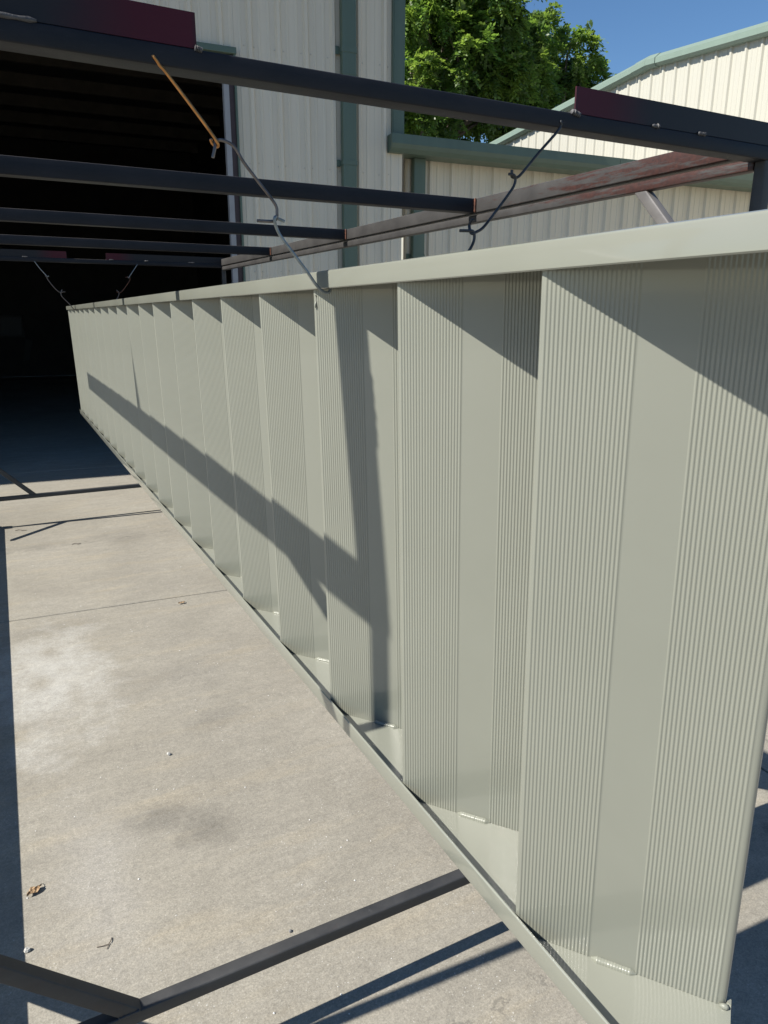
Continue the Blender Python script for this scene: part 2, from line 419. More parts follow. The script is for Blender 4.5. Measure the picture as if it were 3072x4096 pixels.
# door surround: seal strip, maroon track, sage trim, header
MB().box(1.776, 1.831, -0.02, 0.06, 0.0, DOOR_T, 0.004).obj('jamb_seal', M_WHITE, wh)
MB().box(1.833, 1.887, -0.012, 0.07, 0.0, DOOR_T + 0.045, 0.003).obj('door_track', M_MAROON, wh)
MB().box(1.889, 1.909, -0.045, 0.02, 0.0, 2.607 + CAMZ).obj('jamb_trim', M_GREEN, wh)
MB().box(DOOR_L - 0.1, 1.917, -0.06, 0.02, 2.607 + CAMZ, 2.667 + CAMZ, 0.003).obj('header_trim', M_GREEN, wh)
MB().box(DOOR_L - 0.1, 1.831, -0.01, 0.08, DOOR_T + 0.002, 2.605 + CAMZ).obj('header_track', M_MAROON, wh)
# corner trim above the lean-to roof
MB().box(3.688, 3.834, -0.046, 0.004, 2.00 + CAMZ, EAVE, 0.004).obj('corner_trim', M_GREEN, wh)
MB().box(3.702, 3.72, -0.052, -0.047, 2.00 + CAMZ, EAVE).obj('trim_hem', M_GREEN, wh)
panel(wh, 3.688, 3.834, 0.02, 1.998 + CAMZ, PH, M_PANEL)
# side wall and roof, with an unseen eave sized so it shades the facade
MB().box(3.81, 3.832, 0.035, 14.0, 0.0, EAVE).obj('side_wall', M_PANEL, wh)
MB().box(-8.6, 4.1, -0.60, 14.2, EAVE + 0.004, EAVE + 0.14).obj('roof', M_ROOF, wh)
MB().box(-8.6, 4.1, -0.66, -0.602, EAVE - 0.06, EAVE + 0.15, 0.01).obj('unseen_eave_gutter', M_GREEN, wh)
# dark interior
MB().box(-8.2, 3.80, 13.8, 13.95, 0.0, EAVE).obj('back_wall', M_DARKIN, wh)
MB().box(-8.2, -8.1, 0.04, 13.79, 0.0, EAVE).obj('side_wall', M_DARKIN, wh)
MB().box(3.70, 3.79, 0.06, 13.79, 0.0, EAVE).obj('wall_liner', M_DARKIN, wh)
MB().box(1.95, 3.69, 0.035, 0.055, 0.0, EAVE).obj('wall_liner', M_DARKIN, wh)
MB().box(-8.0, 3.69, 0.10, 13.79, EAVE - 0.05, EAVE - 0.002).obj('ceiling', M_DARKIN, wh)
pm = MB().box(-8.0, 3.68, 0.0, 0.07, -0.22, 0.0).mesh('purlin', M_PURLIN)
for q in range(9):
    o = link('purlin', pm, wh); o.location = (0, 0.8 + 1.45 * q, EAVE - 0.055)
# a few dim things on the rear wall of the shop
wf = MB()
for (a, b, c, d) in ((-0.62, 1.0, 0.0, 0.05), (-0.62, 1.0, 0.53, 0.58), (-0.62, -0.57, 0.05, 0.53), (0.95, 1.0, 0.05, 0.53), (0.25, 0.29, 0.05, 0.53)):
    wf.box(a, b, 0.0, 0.05, c, d)
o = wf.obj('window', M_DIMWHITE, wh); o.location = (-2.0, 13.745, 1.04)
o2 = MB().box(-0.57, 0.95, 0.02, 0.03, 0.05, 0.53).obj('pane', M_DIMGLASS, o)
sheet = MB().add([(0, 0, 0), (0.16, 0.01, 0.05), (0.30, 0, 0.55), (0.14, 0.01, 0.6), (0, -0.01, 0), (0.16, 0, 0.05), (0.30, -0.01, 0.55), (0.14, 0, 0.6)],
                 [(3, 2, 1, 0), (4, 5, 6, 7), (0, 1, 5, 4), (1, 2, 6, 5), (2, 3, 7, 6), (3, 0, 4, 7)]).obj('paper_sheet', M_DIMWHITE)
sheet.location = (FAC[0] - 1.12 * FY + 13.78 * FX, FAC[1] + 1.12 * FX + 13.78 * FY, 0.40); sheet.rotation_euler = (0, 0, -BETA)
tag(sheet, 'grey sheet of paper hanging crooked on the back wall deep inside the dark doorway', 'paper')
# downspout on the warehouse, with strap and seam
ds = empty('downspout', (FAC[0] + 3.14 * FY - 0.075 * FX, FAC[1] - 3.14 * FX - 0.075 * FY, 0), (0, 0, -BETA))
tag(ds, 'tall sage green downspout with a strap, on the warehouse wall right of the doorway', 'downspout')
MB().tube((0, 0, 0.1), (0, 0, 5.9), 0.165, 0.10, (0, 1, 0), 0.018, 4).obj('pipe', M_GREEN, ds, 40)
sp = MB(); zc = 2.79 + CAMZ
sp.tube((0, 0, zc - 0.03), (0, 0, zc + 0.03), 0.178, 0.112, (0, 1, 0), 0.02, 4)
sp.box(-0.135, -0.088, 0.045, 0.052, zc - 0.035, zc + 0.045)
sp.obj('strap', M_GREEN, ds, 40)
MB().tube((0, 0, 2.55 + CAMZ), (0, 0, 2.562 + CAMZ), 0.174, 0.108, (0, 1, 0), 0.02, 4).obj('seam', M_GREEN, ds, 40)
for zz in (1.0, 3.25): 
    MB().tube((0, 0, zz), (0, 0, zz + 0.05), 0.178, 0.112, (0, 1, 0), 0.02, 4).box(-0.135, -0.088, 0.045, 0.052, zz - 0.01, zz + 0.06).obj('strap', M_GREEN, ds, 40)

# ------------------------------------------------------------------ lean-to on the right of the warehouse
lt = empty('lean_to_shed', (FAC[0] + 0.27 * FX, FAC[1] + 0.27 * FY, 0), (0, 0, -BETA))
tag(lt, 'low cream ribbed lean-to with a dark green gutter, behind the right side of the rack', 'building')
PH2 = 4.34; x = PH2 - 0.036 - 0.3048 * 1
while x < 11.2:
    panel(lt, max(x, 3.84), min(x + 0.9144, 11.2), 0.02, 3.52, PH2, M_PANEL); x += 0.9144
MB().add([(3.84, -0.2, 3.53), (11.2, -0.2, 3.53), (11.2, 5.0, 3.40), (3.84, 5.0, 3.40), (3.84, -0.2, 3.55), (11.2, -0.2, 3.55), (11.2, 5.0, 3.42), (3.84, 5.0, 3.42)],
         [(3, 2, 1, 0), (4, 5, 6, 7), (0, 1, 5, 4), (1, 2, 6, 5), (2, 3, 7, 6), (3, 0, 4, 7)]).obj('roof', M_ROOF, lt)
gt = empty('gutter', (FAC[0] + 0.27 * FX, FAC[1] + 0.27 * FY, 0), (0, 0, -BETA))
tag(gt, 'long dark sage green box gutter along the edge of the low lean-to', 'gutter')
def gutter_loop(u):
    z0, z1 = 1.832 + CAMZ, 2.02 + CAMZ
    return [(u, -0.40, z1), (u, -0.405, z0 + 0.085), (u, -0.385, z0 + 0.04), (u, -0.34, z0), (u, -0.215, z0), (u, -0.21, z1 - 0.01), (u, -0.385, z1 - 0.004)]
for a, b in ((3.65, 6.93), (6.936, 10.9)):
    MB().prism(gutter_loop(a), gutter_loop(b)).obj('gutter_run', M_GREEN, gt)
MB().prism(gutter_loop(3.642), gutter_loop(3.649)).obj('end_cap', M_GREEN, gt)
MB().box(3.65, 10.9, -0.205, -0.036, 1.84 + CAMZ, 1.86 + CAMZ).obj('soffit', M_GREEN, gt)
d2 = empty('downspout', (FAC[0] + 4.13 * FY + 0.17 * FX, FAC[1] - 4.13 * FX + 0.17 * FY, 0), (0, 0, -BETA))
tag(d2, 'short sage green downspout dropping from the left end of the lean-to gutter', 'downspout')
MB().tube((0, 0, 0.1), (0, 0, 1.835 + CAMZ), 0.16, 0.10, (0, 1, 0), 0.018, 4).obj('pipe', M_GREEN, d2, 40)
for zz in (0.9, 2.31):
    MB().tube((0, 0, zz), (0, 0, zz + 0.045), 0.172, 0.112, (0, 1, 0), 0.02, 4).box(-0.13, -0.085, 0.045, 0.052, zz - 0.01, zz + 0.055).obj('strap', M_GREEN, d2, 40)

# ------------------------------------------------------------------ gable-ended building on the far right, in full sun
GD = 10.61 * math.cos(BETA)
gbl = empty('gable_building', (GD * math.cos(BETA), -GD * math.sin(BETA), 0), (0, 0, R(-94.0)))
# local x runs toward the viewer (-Y), local y away from us (+X): ribs point to the viewer side
tag(gbl, 'sunlit ivory ribbed building with a gabled pale green roof edge, far right under the sky', 'building')
def zr(u):                                                        # underside of the rake trim
    t_ = -u
    return CAMZ + (4.50 - (11.85 - t_) * 0.096 if t_ < 11.85 else 4.50 - (t_ - 11.85) * 0.066)
PH3 = -12.12
x = -24.0
while x < -4.0:
    panel(gbl, x, x + 0.9144, 0.02, 0, PH3, M_PANEL_W, zfun=lambda u: zr(u) + 0.05); x += 0.9144
def rake(u0, u1, name, ext=0.0, m=M_GREEN_L, proud=0.0):
    L = []
    for u in (u0, u1):
        z = zr(u) 
        L.append([(u, -0.10 - proud, z - 0.01 - proud), (u, -0.15 - proud, z + 0.03), (u, -0.15 - proud, z + 0.12), (u, -0.05, z + 0.20 + proud), (u, 0.3, z + 0.20 + proud), (u, 0.3, z - 0.01)])
    return MB().prism(L[0], L[1]).obj(name, m, gbl)
rake(-24.0, -12.22, 'rake_trim'); rake(-11.60, -4.0, 'rake_trim')
rake(-12.215, -11.85, 'ridge_cap', proud=0.012); rake(-11.848, -11.605, 'ridge_cap', proud=0.012)
MB().add([(-24, 0.31, zr(-24) + .15), (-11.85, .31, zr(-11.85) + .15), (-11.85, 14, zr(-11.85) + .15), (-24, 14, zr(-24) + .15),
          (-4, .31, zr(-4) + .15), (-4, 14, zr(-4) + .15)], [(0, 1, 2, 3), (1, 4, 5, 2)]).obj('roof', M_ROOF, gbl)
MB().box(-24, -4, 0.035, 0.06, 0.0, 5.2).obj('wall_liner', M_DARKIN, gbl)

# ------------------------------------------------------------------ trees
def tree(loc, label, clumps, nleaf, trunk_h, leaf=0.30, seed=1, group=None, dark=0.25):
    rg = np.random.default_rng(seed); root = empty('tree', loc)
    tag(root, label, 'tree', group)
    tr = MB(); L = Vector(loc)
    pts = [Vector((0, 0, 0)), Vector((0.1, 0.05, trunk_h * 0.4)), Vector((-0.05, 0.1, trunk_h * 0.75)), Vector((0.05, 0, trunk_h))]
    tr.rod(smooth_path(pts, 4), 0.2, 8, radii=list(np.linspace(0.26, 0.10, 13)))
    tr.obj('trunk', M_BARK, root, 60)
    lb = MB()
    for (cx, cy, cz, r) in clumps:
        c = Vector((cx, cy, cz)); a = Vector((0, 0, max(1.5, min(trunk_h, cz - 0.5 - 0.35 * math.hypot(cx, cy)))))
        mid = a.lerp(c, 0.55) + Vector((rg.normal() * .2, rg.normal() * .2, -0.15))
        P = smooth_path([a, mid, c, c + Vector((rg.normal() * r * .4, rg.normal() * r * .4, r * 0.7))], 4)
        lb.rod(P, 0.05, 5, radii=list(np.linspace(0.085, 0.012, len(P))))
        for q in range(5):
            d = Vector(rg.normal(size=3)).normalized() * r * 0.8
            lb.rod(smooth_path([mid.lerp(c, .5 + .1 * q), c + d * .5, c + d], 2), 0.02, 4, radii=[.03, .022, .016, .011, .006])
    lb.obj('limbs', M_BARK, root, 60)
    V = []; F = []; mi = []
    tot = sum(r ** 2 for *_, r in clumps)
    for (cx, cy, cz, r) in clumps:
        n = int(nleaf * r * r / tot)
        # leaves grow in sprays at the ends of twigs, so the clump has lobes and gaps
        ns = max(6, n // 16)
        dirs = rg.normal(size=(ns, 3)); dirs /= np.linalg.norm(dirs, axis=1)[:, None]; dirs[:, 2] = dirs[:, 2] * 0.75 + 0.12
        rad = r * (0.45 + 0.6 * rg.random(ns) ** 0.6)
        for s_ in range(ns):
            cen = np.array((cx, cy, cz)) + dirs[s_] * rad[s_]
            tone = rg.random()
            for q in range(16):
                p0 = cen + rg.normal(size=3) * 0.09 * r
                ax = dirs[s_] * 0.6 + rg.normal(size=3) * 0.55 + np.array((0, 0, -0.12)); ax /= np.linalg.norm(ax)
                ln = leaf * rg.uniform(0.7, 1.25)
                side = np.cross(ax, (0, 0, 1.0)) + rg.normal(size=3) * 0.25; side /= np.linalg.norm(side) + 1e-6
                up = np.cross(side, ax)
                m_ = 2 if tone < dark else (1 if tone > 0.62 else 0)
                npair = 5
                for j in range(npair + 1):
                    f = (j + 0.6) / npair
                    base = p0 + ax * ln * f * 0.8 + np.array((0, 0, -0.35 * ln * f * f))
                    ll = ln * 0.36 * (1 - 0.35 * abs(f - 0.5)); ww = ll * 0.32
                    for sg in ((-1, 1) if j < npair else (0,)):
                        dr = side * sg * 0.85 + ax * (0.55 if sg else 1.0) + np.array((0, 0, -0.22)) + rg.normal(size=3) * 0.14
                        dr /= np.linalg.norm(dr)
                        wd = np.cross(dr, up + rg.normal(size=3) * 0.3); wd /= np.linalg.norm(wd) + 1e-6
                        k = len(V)
                        V += [base, base + dr * ll * 0.45 + wd * ww, base + dr * ll, base + dr * ll * 0.45 - wd * ww]
                        F.append((k, k + 1, k + 2, k + 3)); mi.append(m_)
    me = bpy.data.meshes.new('crown'); V = np.array(V, dtype=np.float32)
    nF = len(F); me.vertices.add(len(V)); me.vertices.foreach_set('co', V.ravel())
    me.loops.add(nF * 4); me.loops.foreach_set('vertex_index', np.array(F, dtype=np.int32).ravel())
    me.polygons.add(nF); me.polygons.foreach_set('loop_start', np.arange(0, nF * 4, 4, dtype=np.int32))
    me.polygons.foreach_set('material_index', np.array(mi, dtype=np.int32))
    for m_ in M_LEAF: me.materials.append(m_)
    me.update(calc_edges=True)
    link('crown', me, root)
    return root
def clumps(n, rx, ry, z0, z1, seed, r=(0.8, 1.25)):
    rg = np.random.default_rng(seed); out = []
    while len(out) < n:
        a = rg.uniform(-1, 1, 3)
        if 0.25 < a @ a < 1: out.append((a[0] * rx, a[1] * ry, (z0 + z1) / 2 + a[2] * (z1 - z0) / 2, rg.uniform(*r)))
    return out
# tree centres stand about 22 m off, behind the buildings
tree((14.2, 22.5, 0), 'tall broad leafy tree in the gap just right of the warehouse corner', clumps(30, 3.3, 2.4, 5.2, 13.6, 3) + [(-2.3, -2.0, 10.2, 1.1), (-1.2, -2.2, 9.0, 1.1), (-2.5, -1.8, 8.2, 1.0), (-0.2, -2.1, 10.4, 1.1), (-1.4, -1.9, 11.4, 1.1), (0.6, -1.9, 8.6, 1.0), (-2.2, -1.8, 6.9, 1.0)], 14000, 8.5, 0.42, 3)
tree((19.0, 23.2, 0), 'leafy tree whose rounded crown stands against the blue sky left of the gable',
     [(-2.6, .3, 10.4, 1.1), (-1.1, 0, 11.1, 1.0), (0.4, -.2, 10.6, 1.15), (1.5, .2, 10.0, 1.05), (2.15, 0, 9.2, .95), (1.9, .3, 8.1, .95),
      (0.2, .4, 9.0, 1.2), (-1.4, -.2, 9.3, 1.2), (-2.7, .1, 8.6, 1.1), (-0.6, .1, 7.5, 1.2), (0.9, -.3, 6.7, 1.0), (-2.0, .2, 7.0, 1.1), (-3.2, 0, 6.2, 1.0), (0.1, 1.2, 8.2, 1.2), (-1.6, 1.2, 10.2, 1.1), (-1.2, .2, 6.0, 1.0), (1.8, .3, 6.2, .9)],
     8000, 8.0, 0.42, 5)
tree((37.0, 38.0, 0), 'small distant dark tree just showing beside the gable roof edge',
     [(-1.6, 0, 14.2, 1.3), (0, 0, 15.1, 1.3), (1.3, 0, 15.9, 1.2), (2.6, 0, 16.2, 1.1), (0.4, 0, 13.2, 1.5), (2.4, 0, 14.4, 1.4), (4.6, 0, 16.6, .7)], 900, 11.0, 0.5, 8, dark=0.7)

# ------------------------------------------------------------------ rack of steel tube
rack = empty('drying_rack', (0, 1.244, 0), (0.004, 0, 0))
tag(rack, 'long welded rack of black square steel tube on casters, holding the painted stair', 'rack')
def ry(y): return y - 1.244
def rz(z): return z + CAMZ
XL0, XL1, XR0, XR1 = -0.386, -0.335, 1.670, 1.7208
T = 0.032
for xc in ((XL0 + XL1) / 2, (XR0 + XR1) / 2):
    MB().tube((xc, ry(1.2965), rz(0.4079)), (xc, ry(6.118), rz(0.4079)), 0.0508, 0.0508, r=0.0035).obj('upper_rail', M_RAIL, rack, 20)
for xc in (-0.361, 1.690):
    MB().tube((xc, ry(1.2795), rz(0.361)), (xc, ry(6.119), rz(0.361)), T, 0.028, r=0.005).obj('lower_rail', M_RAIL, rack, 20)
    dx0, dx1 = (-0.018, -0.062) if xc < 0 else (0, 0)
    for zb_ in (0.211, 0.1755):  # lower tube added out of view to widen the floor shadow at left
        MB().tube((xc + dx0, ry(1.2795), zb_), (xc + dx1, ry(6.119), zb_), T, T, r=0.005).obj('base_rail_or_added_tube', M_STEELB, rack, 20)
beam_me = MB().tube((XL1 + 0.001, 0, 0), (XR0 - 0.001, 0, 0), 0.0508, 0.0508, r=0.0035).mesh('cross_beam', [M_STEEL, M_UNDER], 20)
BY = (2.463, 3.652, 4.866)
for q in range(3):
    o = link('cross_beam', beam_me, rack); o.location = (0, ry(BY[q] + 0.0254), rz(0.4074))
for o in rack.children:                                           # undersides painted lighter brown for light bounced off the ground
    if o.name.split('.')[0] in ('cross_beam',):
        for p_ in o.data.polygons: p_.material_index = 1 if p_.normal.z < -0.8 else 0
# weld blobs where the cross beams meet the rail
for q in range(3):
    yy = ry(BY[q])
    MB().rod([(XR0 - 0.004, yy - 0.002, rz(0.383) + 0.05 * t_) for t_ in np.linspace(0, 1, 9)], 0.004, 6,
             radii=[0.004 + 0.0016 * (i % 2) for i in range(9)]).obj('weld', M_RODRUST, rack, 60)
# end beams with the angle irons on top
for y0 in (1.244, 6.12):
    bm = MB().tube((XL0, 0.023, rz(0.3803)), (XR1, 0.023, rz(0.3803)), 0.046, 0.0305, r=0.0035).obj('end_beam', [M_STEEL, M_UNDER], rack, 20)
    bm.location = (0, ry(y0), 0)
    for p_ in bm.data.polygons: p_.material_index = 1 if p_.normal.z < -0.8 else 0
def angle_iron(xe, xo, y0, near):
    """Angle iron lying on an end beam: free end at xe, other end at xo."""
    o = empty_part = None
    s = 1 if xo > xe else -1
    ln = abs(xo - xe); mb = MB(); t_ = 0.0045
    prof = [(0.0, 0.0), (0.0508, 0.0), (0.0508, t_), (t_, t_), (t_, 0.0485), (0.0, 0.0485)]
    P0 = [(0, a, b) for a, b in prof]; P1 = [(ln, a, b) for a, b in prof]
    mb.prism(P0, P1) if s > 0 else mb.prism(P0, P1)
    ob = mb.obj('angle_iron', M_ANGLE, rack)
    ob.location = (xe, ry(y0) + 0.002, rz(0.3962)); ob.scale = (s, 1, 1)
    return ob
def bead(parent, pts, r, name='weld', m=M_BEAD, seed=0):
    rg = np.random.default_rng(seed); P = []
    rad = []
    for i in range(len(pts) - 1):
        for t_ in np.linspace(0, 1, 14, endpoint=False):
            P.append(Vector(pts[i]).lerp(Vector(pts[i + 1]), t_)); rad.append(r * (0.8 + 0.35 * abs(math.sin(len(P) * 1.05)) + 0.12 * rg.normal()))
    P.append(Vector(pts[-1])); rad.append(r * 0.5); rad[0] = r * 0.5
    return MB().rod(P, r, 7, radii=rad).obj(name, m, parent, 70)
for y0 in (1.244, 6.12):
    near = y0 < 2
    e = (0.318, 1.075) if near else (0.50, 0.778)
    a1 = angle_iron(e[0], XL0, y0, near); a2 = angle_iron(e[1], XR1, y0, near)
    z = rz(0.3967); y = ry(y0) + 0.0005
    sp_ = [((-0.04, z), (0.095, z)), ((e[0] - 0.004, z), (e[0] + 0.008, z - 0.002)), ((e[1] - 0.012, z + .001), (e[1] + 0.012, z - 0.004)), ((1.288, z), (1.31, z)), ((1.43, z), (1.454, z))]
    if not near: sp_ = [((0.20, z), (0.235, z)), ((0.80, z), (0.83, z)), ((1.06, z), (1.09, z)), ((1.4, z), (1.45, z))]
    for i, (p, q) in enumerate(sp_): bead(rack, [(p[0], y, p[1]), (q[0], y, q[1])], 0.0052 if i == 2 else 0.0042, seed=i)
# posts, base cross tubes, braces
post_me = MB().tube((0, 0, 0.195), (0, 0, rz(0.3645)), T, T, (0, 1, 0), 0.005).mesh('post', M_STEELB, 20)
cross_me = MB().tube((-0.395, 0, 0.211), (1.673, 0, 0.211), T, T, r=0.005).mesh('base_cross_tube', M_STEELB, 20)
for y0 in (1.262, 6.138):
    for xc in (-0.361, 1.690):
        o = link('post', post_me, rack); o.location = (xc, ry(y0), 0)
    o = link('base_cross_tube', cross_me, rack); o.location = (0, ry(y0), 0)
def brace(p0, p1, c0, c1, up): return MB().tube(p0, p1, T, T, up, 0.005, cut0=c0, cut1=c1).obj('brace', M_STEELB if p0[2] < 1 else M_GREY, rack, 20)
for y0 in (1.262, 6.138):
    sy = 1 if y0 < 3 else -1
    for xc, s in ((-0.361, 1), (1.690, -1)):
        xf = xc + s * 0.0165
        brace((xf + s * 0.412, ry(y0), 0.2275), (xf, ry(y0), 0.64), (0, 0, 1), (1, 0, 0), (0, 1, 0))
        yf = ry(y0) + sy * 0.0165
        brace((xc, yf + sy * 0.36, 0.2275), (xc, yf, 0.588), (0, 0, 1), (0, 1, 0), (1, 0, 0))
        if y0 < 3: brace((xc, yf + sy * 0.36, rz(0.3465)), (xc, yf, rz(-0.014)), (0, 0, 1), (0, 1, 0), (1, 0, 0))
# weld fillet at the near brace foot
bead(rack, [(0.045, ry(1.2465), 0.228), (0.088, ry(1.2465), 0.228)], 0.0035, m=M_STEELB, seed=9)
# casters
def caster(x, y):
    b = MB().box(-0.04, 0.04, -0.04, 0.04, 0.187, 0.1945, 0.002)
    b.box(-0.024, -0.020, -0.02, 0.045, 0.07, 0.187); b.box(0.020, 0.024, -0.02, 0.045, 0.07, 0.187)
    o = b.obj('caster', M_ZINC, rack); o.location = (x, ry(y), 0)
    ring = [(0.070 * math.cos(R(15 * q)), 0.070 * math.sin(R(15 * q))) for q in range(24)]
    wv = MB().prism([(-0.017, 0.02 + a, 0.078 + b_) for a, b_ in ring], [(0.017, 0.02 + a, 0.078 + b_) for a, b_ in ring])
    wv.obj('wheel', M_RUBBER, o, 40)
for y0 in (1.262, 6.138):
    for xc in (-0.361, 1.690): caster(xc, y0)

# ------------------------------------------------------------------ the painted stair, lying on its side and hung from the rack
ST0 = Vector((0.5226, 0.0, CAMZ + 0.0486))
stair = empty('steel_staircase', ST0, (0, -0.0226, 0))
tag(stair, 'long freshly painted grey green steel staircase hung on its side from the rack', 'staircase')
Y0, PITCH, NT = 0.6451, 0.33, 20
TH = R(36.2); ct, st_ = math.cos(TH), math.sin(TH)
DEPTH = 0.178; WT = 0.006; ZB = -0.897; ZT = 0.031
def channel(z_web_out, sgn, name, FT=0.006):
    # C section on its back: web thickness WT, flanges reach toward the treads
    h = 0.037 if sgn > 0 else 0.031; FT = 0.0038 if sgn > 0 else 0.006; hb = 0.010 if sgn > 0 else h
    z0 = z_web_out; r = 0.004
    prof = [(0.0, z0 + sgn * -0.0 + sgn * h)]
    f = lambda d: z0 + sgn * d
    prof = [(0.0, f(h - 0.0015)), (0.0, f(r)), (0.0012, f(0.0012)), (r, f(0.0)), (DEPTH - r, f(0.0)), (DEPTH - 0.0012, f(0.0012)), (DEPTH, f(r)), (DEPTH, f(hb)),
            (DEPTH - WT, f(hb)), (DEPTH - WT, f(WT + 0.002)), (DEPTH - WT - 0.004, f(WT)), (FT + 0.003, f(WT)), (FT, f(WT + 0.003)), (FT, f(h - 0.0012)), (FT - 0.0012, f(h)), (0.0012, f(h))]
    A = [(x_, 0.295 + x_ * st_ / ct, z_) for x_, z_ in prof]; B = [(x_, 6.985, z_) for x_, z_ in prof]
    ob = MB().prism(A, B).obj(name, M_PAINT, stair, 35)
    return ob
top_s = channel(ZT, -1, 'stringer'); bot_s = channel(ZB, 1, 'stringer')
top_s.data.name = 'stringer'
# tread: bent plate with two bands of fine ribs; s runs back from the nosing, n is the outward face
def tread_profile():
    o = []
    o += [(0.0, -0.036), (0.0, -0.003)]
    for a in (30, 60): o.append((0.003 - 0.003 * math.cos(R(a)), -0.003 + 0.003 * math.sin(R(a))))
    o.append((0.003, 0.0))
    def ribs(s0, n):
        p = 0.0048
        for i in range(n):
            b = s0 + i * p
            o.extend([(b, 0.0), (b + 0.0005, 0.00045), (b + 0.0013, 0.00075), (b + 0.0022, 0.00062), (b + 0.0030, 0.0002), (b + 0.0033, 0.0)])
    ribs(0.0045, 21)
    o.append((0.106, 0.0)); o.append((0.1635, 0.0))
    ribs(0.1642, 21)
    o.append((0.2655, 0.0))
    for a in (20, 45, 70, 90): o.append((0.2665 + 0.0075 * math.sin(R(a)), -0.0075 + 0.0075 * math.cos(R(a))))
    o.append((0.2740, -0.034))
    i_ = [(0.2690, -0.034), (0.2690, -0.010), (0.2665, -0.005), (0.011, -0.005), (0.005, -0.010), (0.005, -0.036)]
    return o, i_
po, pi_ = tread_profile()
def tread_mesh():
    zs = (ZB + WT + 0.0005, ZT - WT - 0.0005)
    full = po + pi_; n = len(full)
    def P(s, nn, z): return (0.0052 + s * st_ - nn * ct, -s * ct - nn * st_, z)
    V = [P(s, q, zs[0]) for s, q in full] + [P(s, q, zs[1]) for s, q in full]
    F = [((i + 1) % n, i, n + i, n + (i + 1) % n) for i in range(n)]
    me = mesh('tread', V, F, M_PAINT)
    me.polygons.foreach_set('use_smooth', [True] * len(me.polygons)); me.set_sharp_from_angle(angle=R(62))
    return me
tread_me = tread_mesh()
def weld_mesh(seed, s0, s1, r):
    """Flat fillet of weld in the corner between tread face and web, with a rippled crest."""
    rg = np.random.default_rng(seed); V = []; F = []; nn = 44; m = 6; a = 1.0
    zb = ZB + WT
    for i in range(nn + 1):
        t = i / nn; s = s0 + (s1 - s0) * t
        a = 0.8 * a + 0.2 * (1 + 0.35 * rg.normal())
        k = r * (0.9 + 0.18 * (a - 1)) * min(1.0, 0.25 + 6 * t, 0.25 + 6 * (1 - t)) * (1 + 0.05 * math.sin(i * 2.2))
        for q in range(m + 1):
            an = R(90) * q / m
            d = k * math.sin(an) ** 0.8 * 1.15; h = k * math.cos(an) ** 0.8
            d2, h2 = d * 0.86 + 0.0002, h * 0.86 + 0.0002             # slightly concave, tucked into the corner
            V.append((0.0052 + s * st_ - d2 * ct, -s * ct - d2 * st_, zb + h2 - 0.0001))
    for i in range(nn):
        for q in range(m): F.append((i * (m + 1) + q, i * (m + 1) + q + 1, (i + 1) * (m + 1) + q + 1, (i + 1) * (m + 1) + q))
    return mesh('weld_bead', V, F, M_WELDPAINT, 80)
weld_mes = [weld_mesh(i, 0.107, 0.166, 0.0070) for i in range(3)]
tip_me = MB().rod([(0.005, 0.002, ZB + 0.034 - 0.007 * i) for i in range(3)], 0.004, 7, radii=[0.0015, 0.0028, 0.0015]).mesh('weld_bead', M_WELDPAINT, 70)
drip_me = MB().rod([(0.0052 + 0.006 * st_ - 0.001 * ct + 0.002 * math.sin(i), -0.006 * ct - 0.001 * st_, -0.010 - 0.0045 * i) for i in range(6)], 0.002, 6,
                   radii=[.0015, .0012, .001, .0014, .0022, .0012]).mesh('paint_drip', M_PAINT, 70)
for k in range(NT):
    t_ = link('tread', tread_me, stair); t_.location = (0, Y0 + PITCH * k, 0)
    wb = link('weld_bead', weld_mes[k % 3], t_)
    wt = link('weld_bead', tip_me, t_)
    if k == 0:
        MB().rod([(0.0052 + s * st_ - 0.003 * ct, -s * ct - 0.003 * st_, ZB + WT + 0.003) for s in (0.266, 0.270, 0.274, 0.277)], 0.006, 8,
                 radii=[.0015, .0035, .004, .0015]).obj('weld_bead', M_WELDPAINT, t_, 70)
    if k == 2: link('paint_drip', drip_me, t_)

# ------------------------------------------------------------------ wire hooks
GRP = 'wire hooks linking the stair to the rack'
def hook(pts, y, r, m, label, tails=(), wob=0.0, seed=0):
    P = []
    for i, p in enumerate(pts):
        if len(p) == 2: P.append(Vector((p[0], y, p[1])))
        else: P.append(Vector((p[0], p[1], p[2])))
    o0 = P[0].copy()
    b = MB(); sp_ = smooth_path([p - o0 for p in P], 6)
    b.rod(sp_, r, 10)
    for tl in tails:
        b.rod(smooth_path([Vector((q[0], q[1] if len(q) == 3 else y, q[-1])) - o0 for q in tl], 4), r * 0.95, 8)
    o = b.obj('wire_hook', m, None, 60); o.location = o0
    return tag(o, label, 'hook', GRP)
yn = 1.238
hook([(0.2496, 1.262, 1.983), (0.2496, 1.245, 1.983), (0.252, 1.236, 1.980), (0.2605, 1.9703), (0.2718, 1.959), (0.3294, 1.8906), (0.3425, 1.8718), (0.3425, 1.244, 1.8680), (0.3365, 1.247, 1.8730), (0.3335, 1.245, 1.8785)],
     yn, 0.0026, M_COPPER, 'copper coloured rod hook through the hole near the left angle iron of the front beam')
hook([(0.3336, 1.8501), (0.3376, 1.8640), (0.3410, 1.242, 1.8748), (0.3509, 1.8772), (0.3695, 1.8696), (0.3838, 1.8486), (0.4061, 1.8225), (0.4349, 1.7889), (0.4385, 1.7745), (0.4365, 1.7645), (0.4290, 1.7605), (0.4030, 1.7600)],
     yn, 0.0026, M_ROD, 'brownish grey middle wire hook below the copper rod on the front beam')
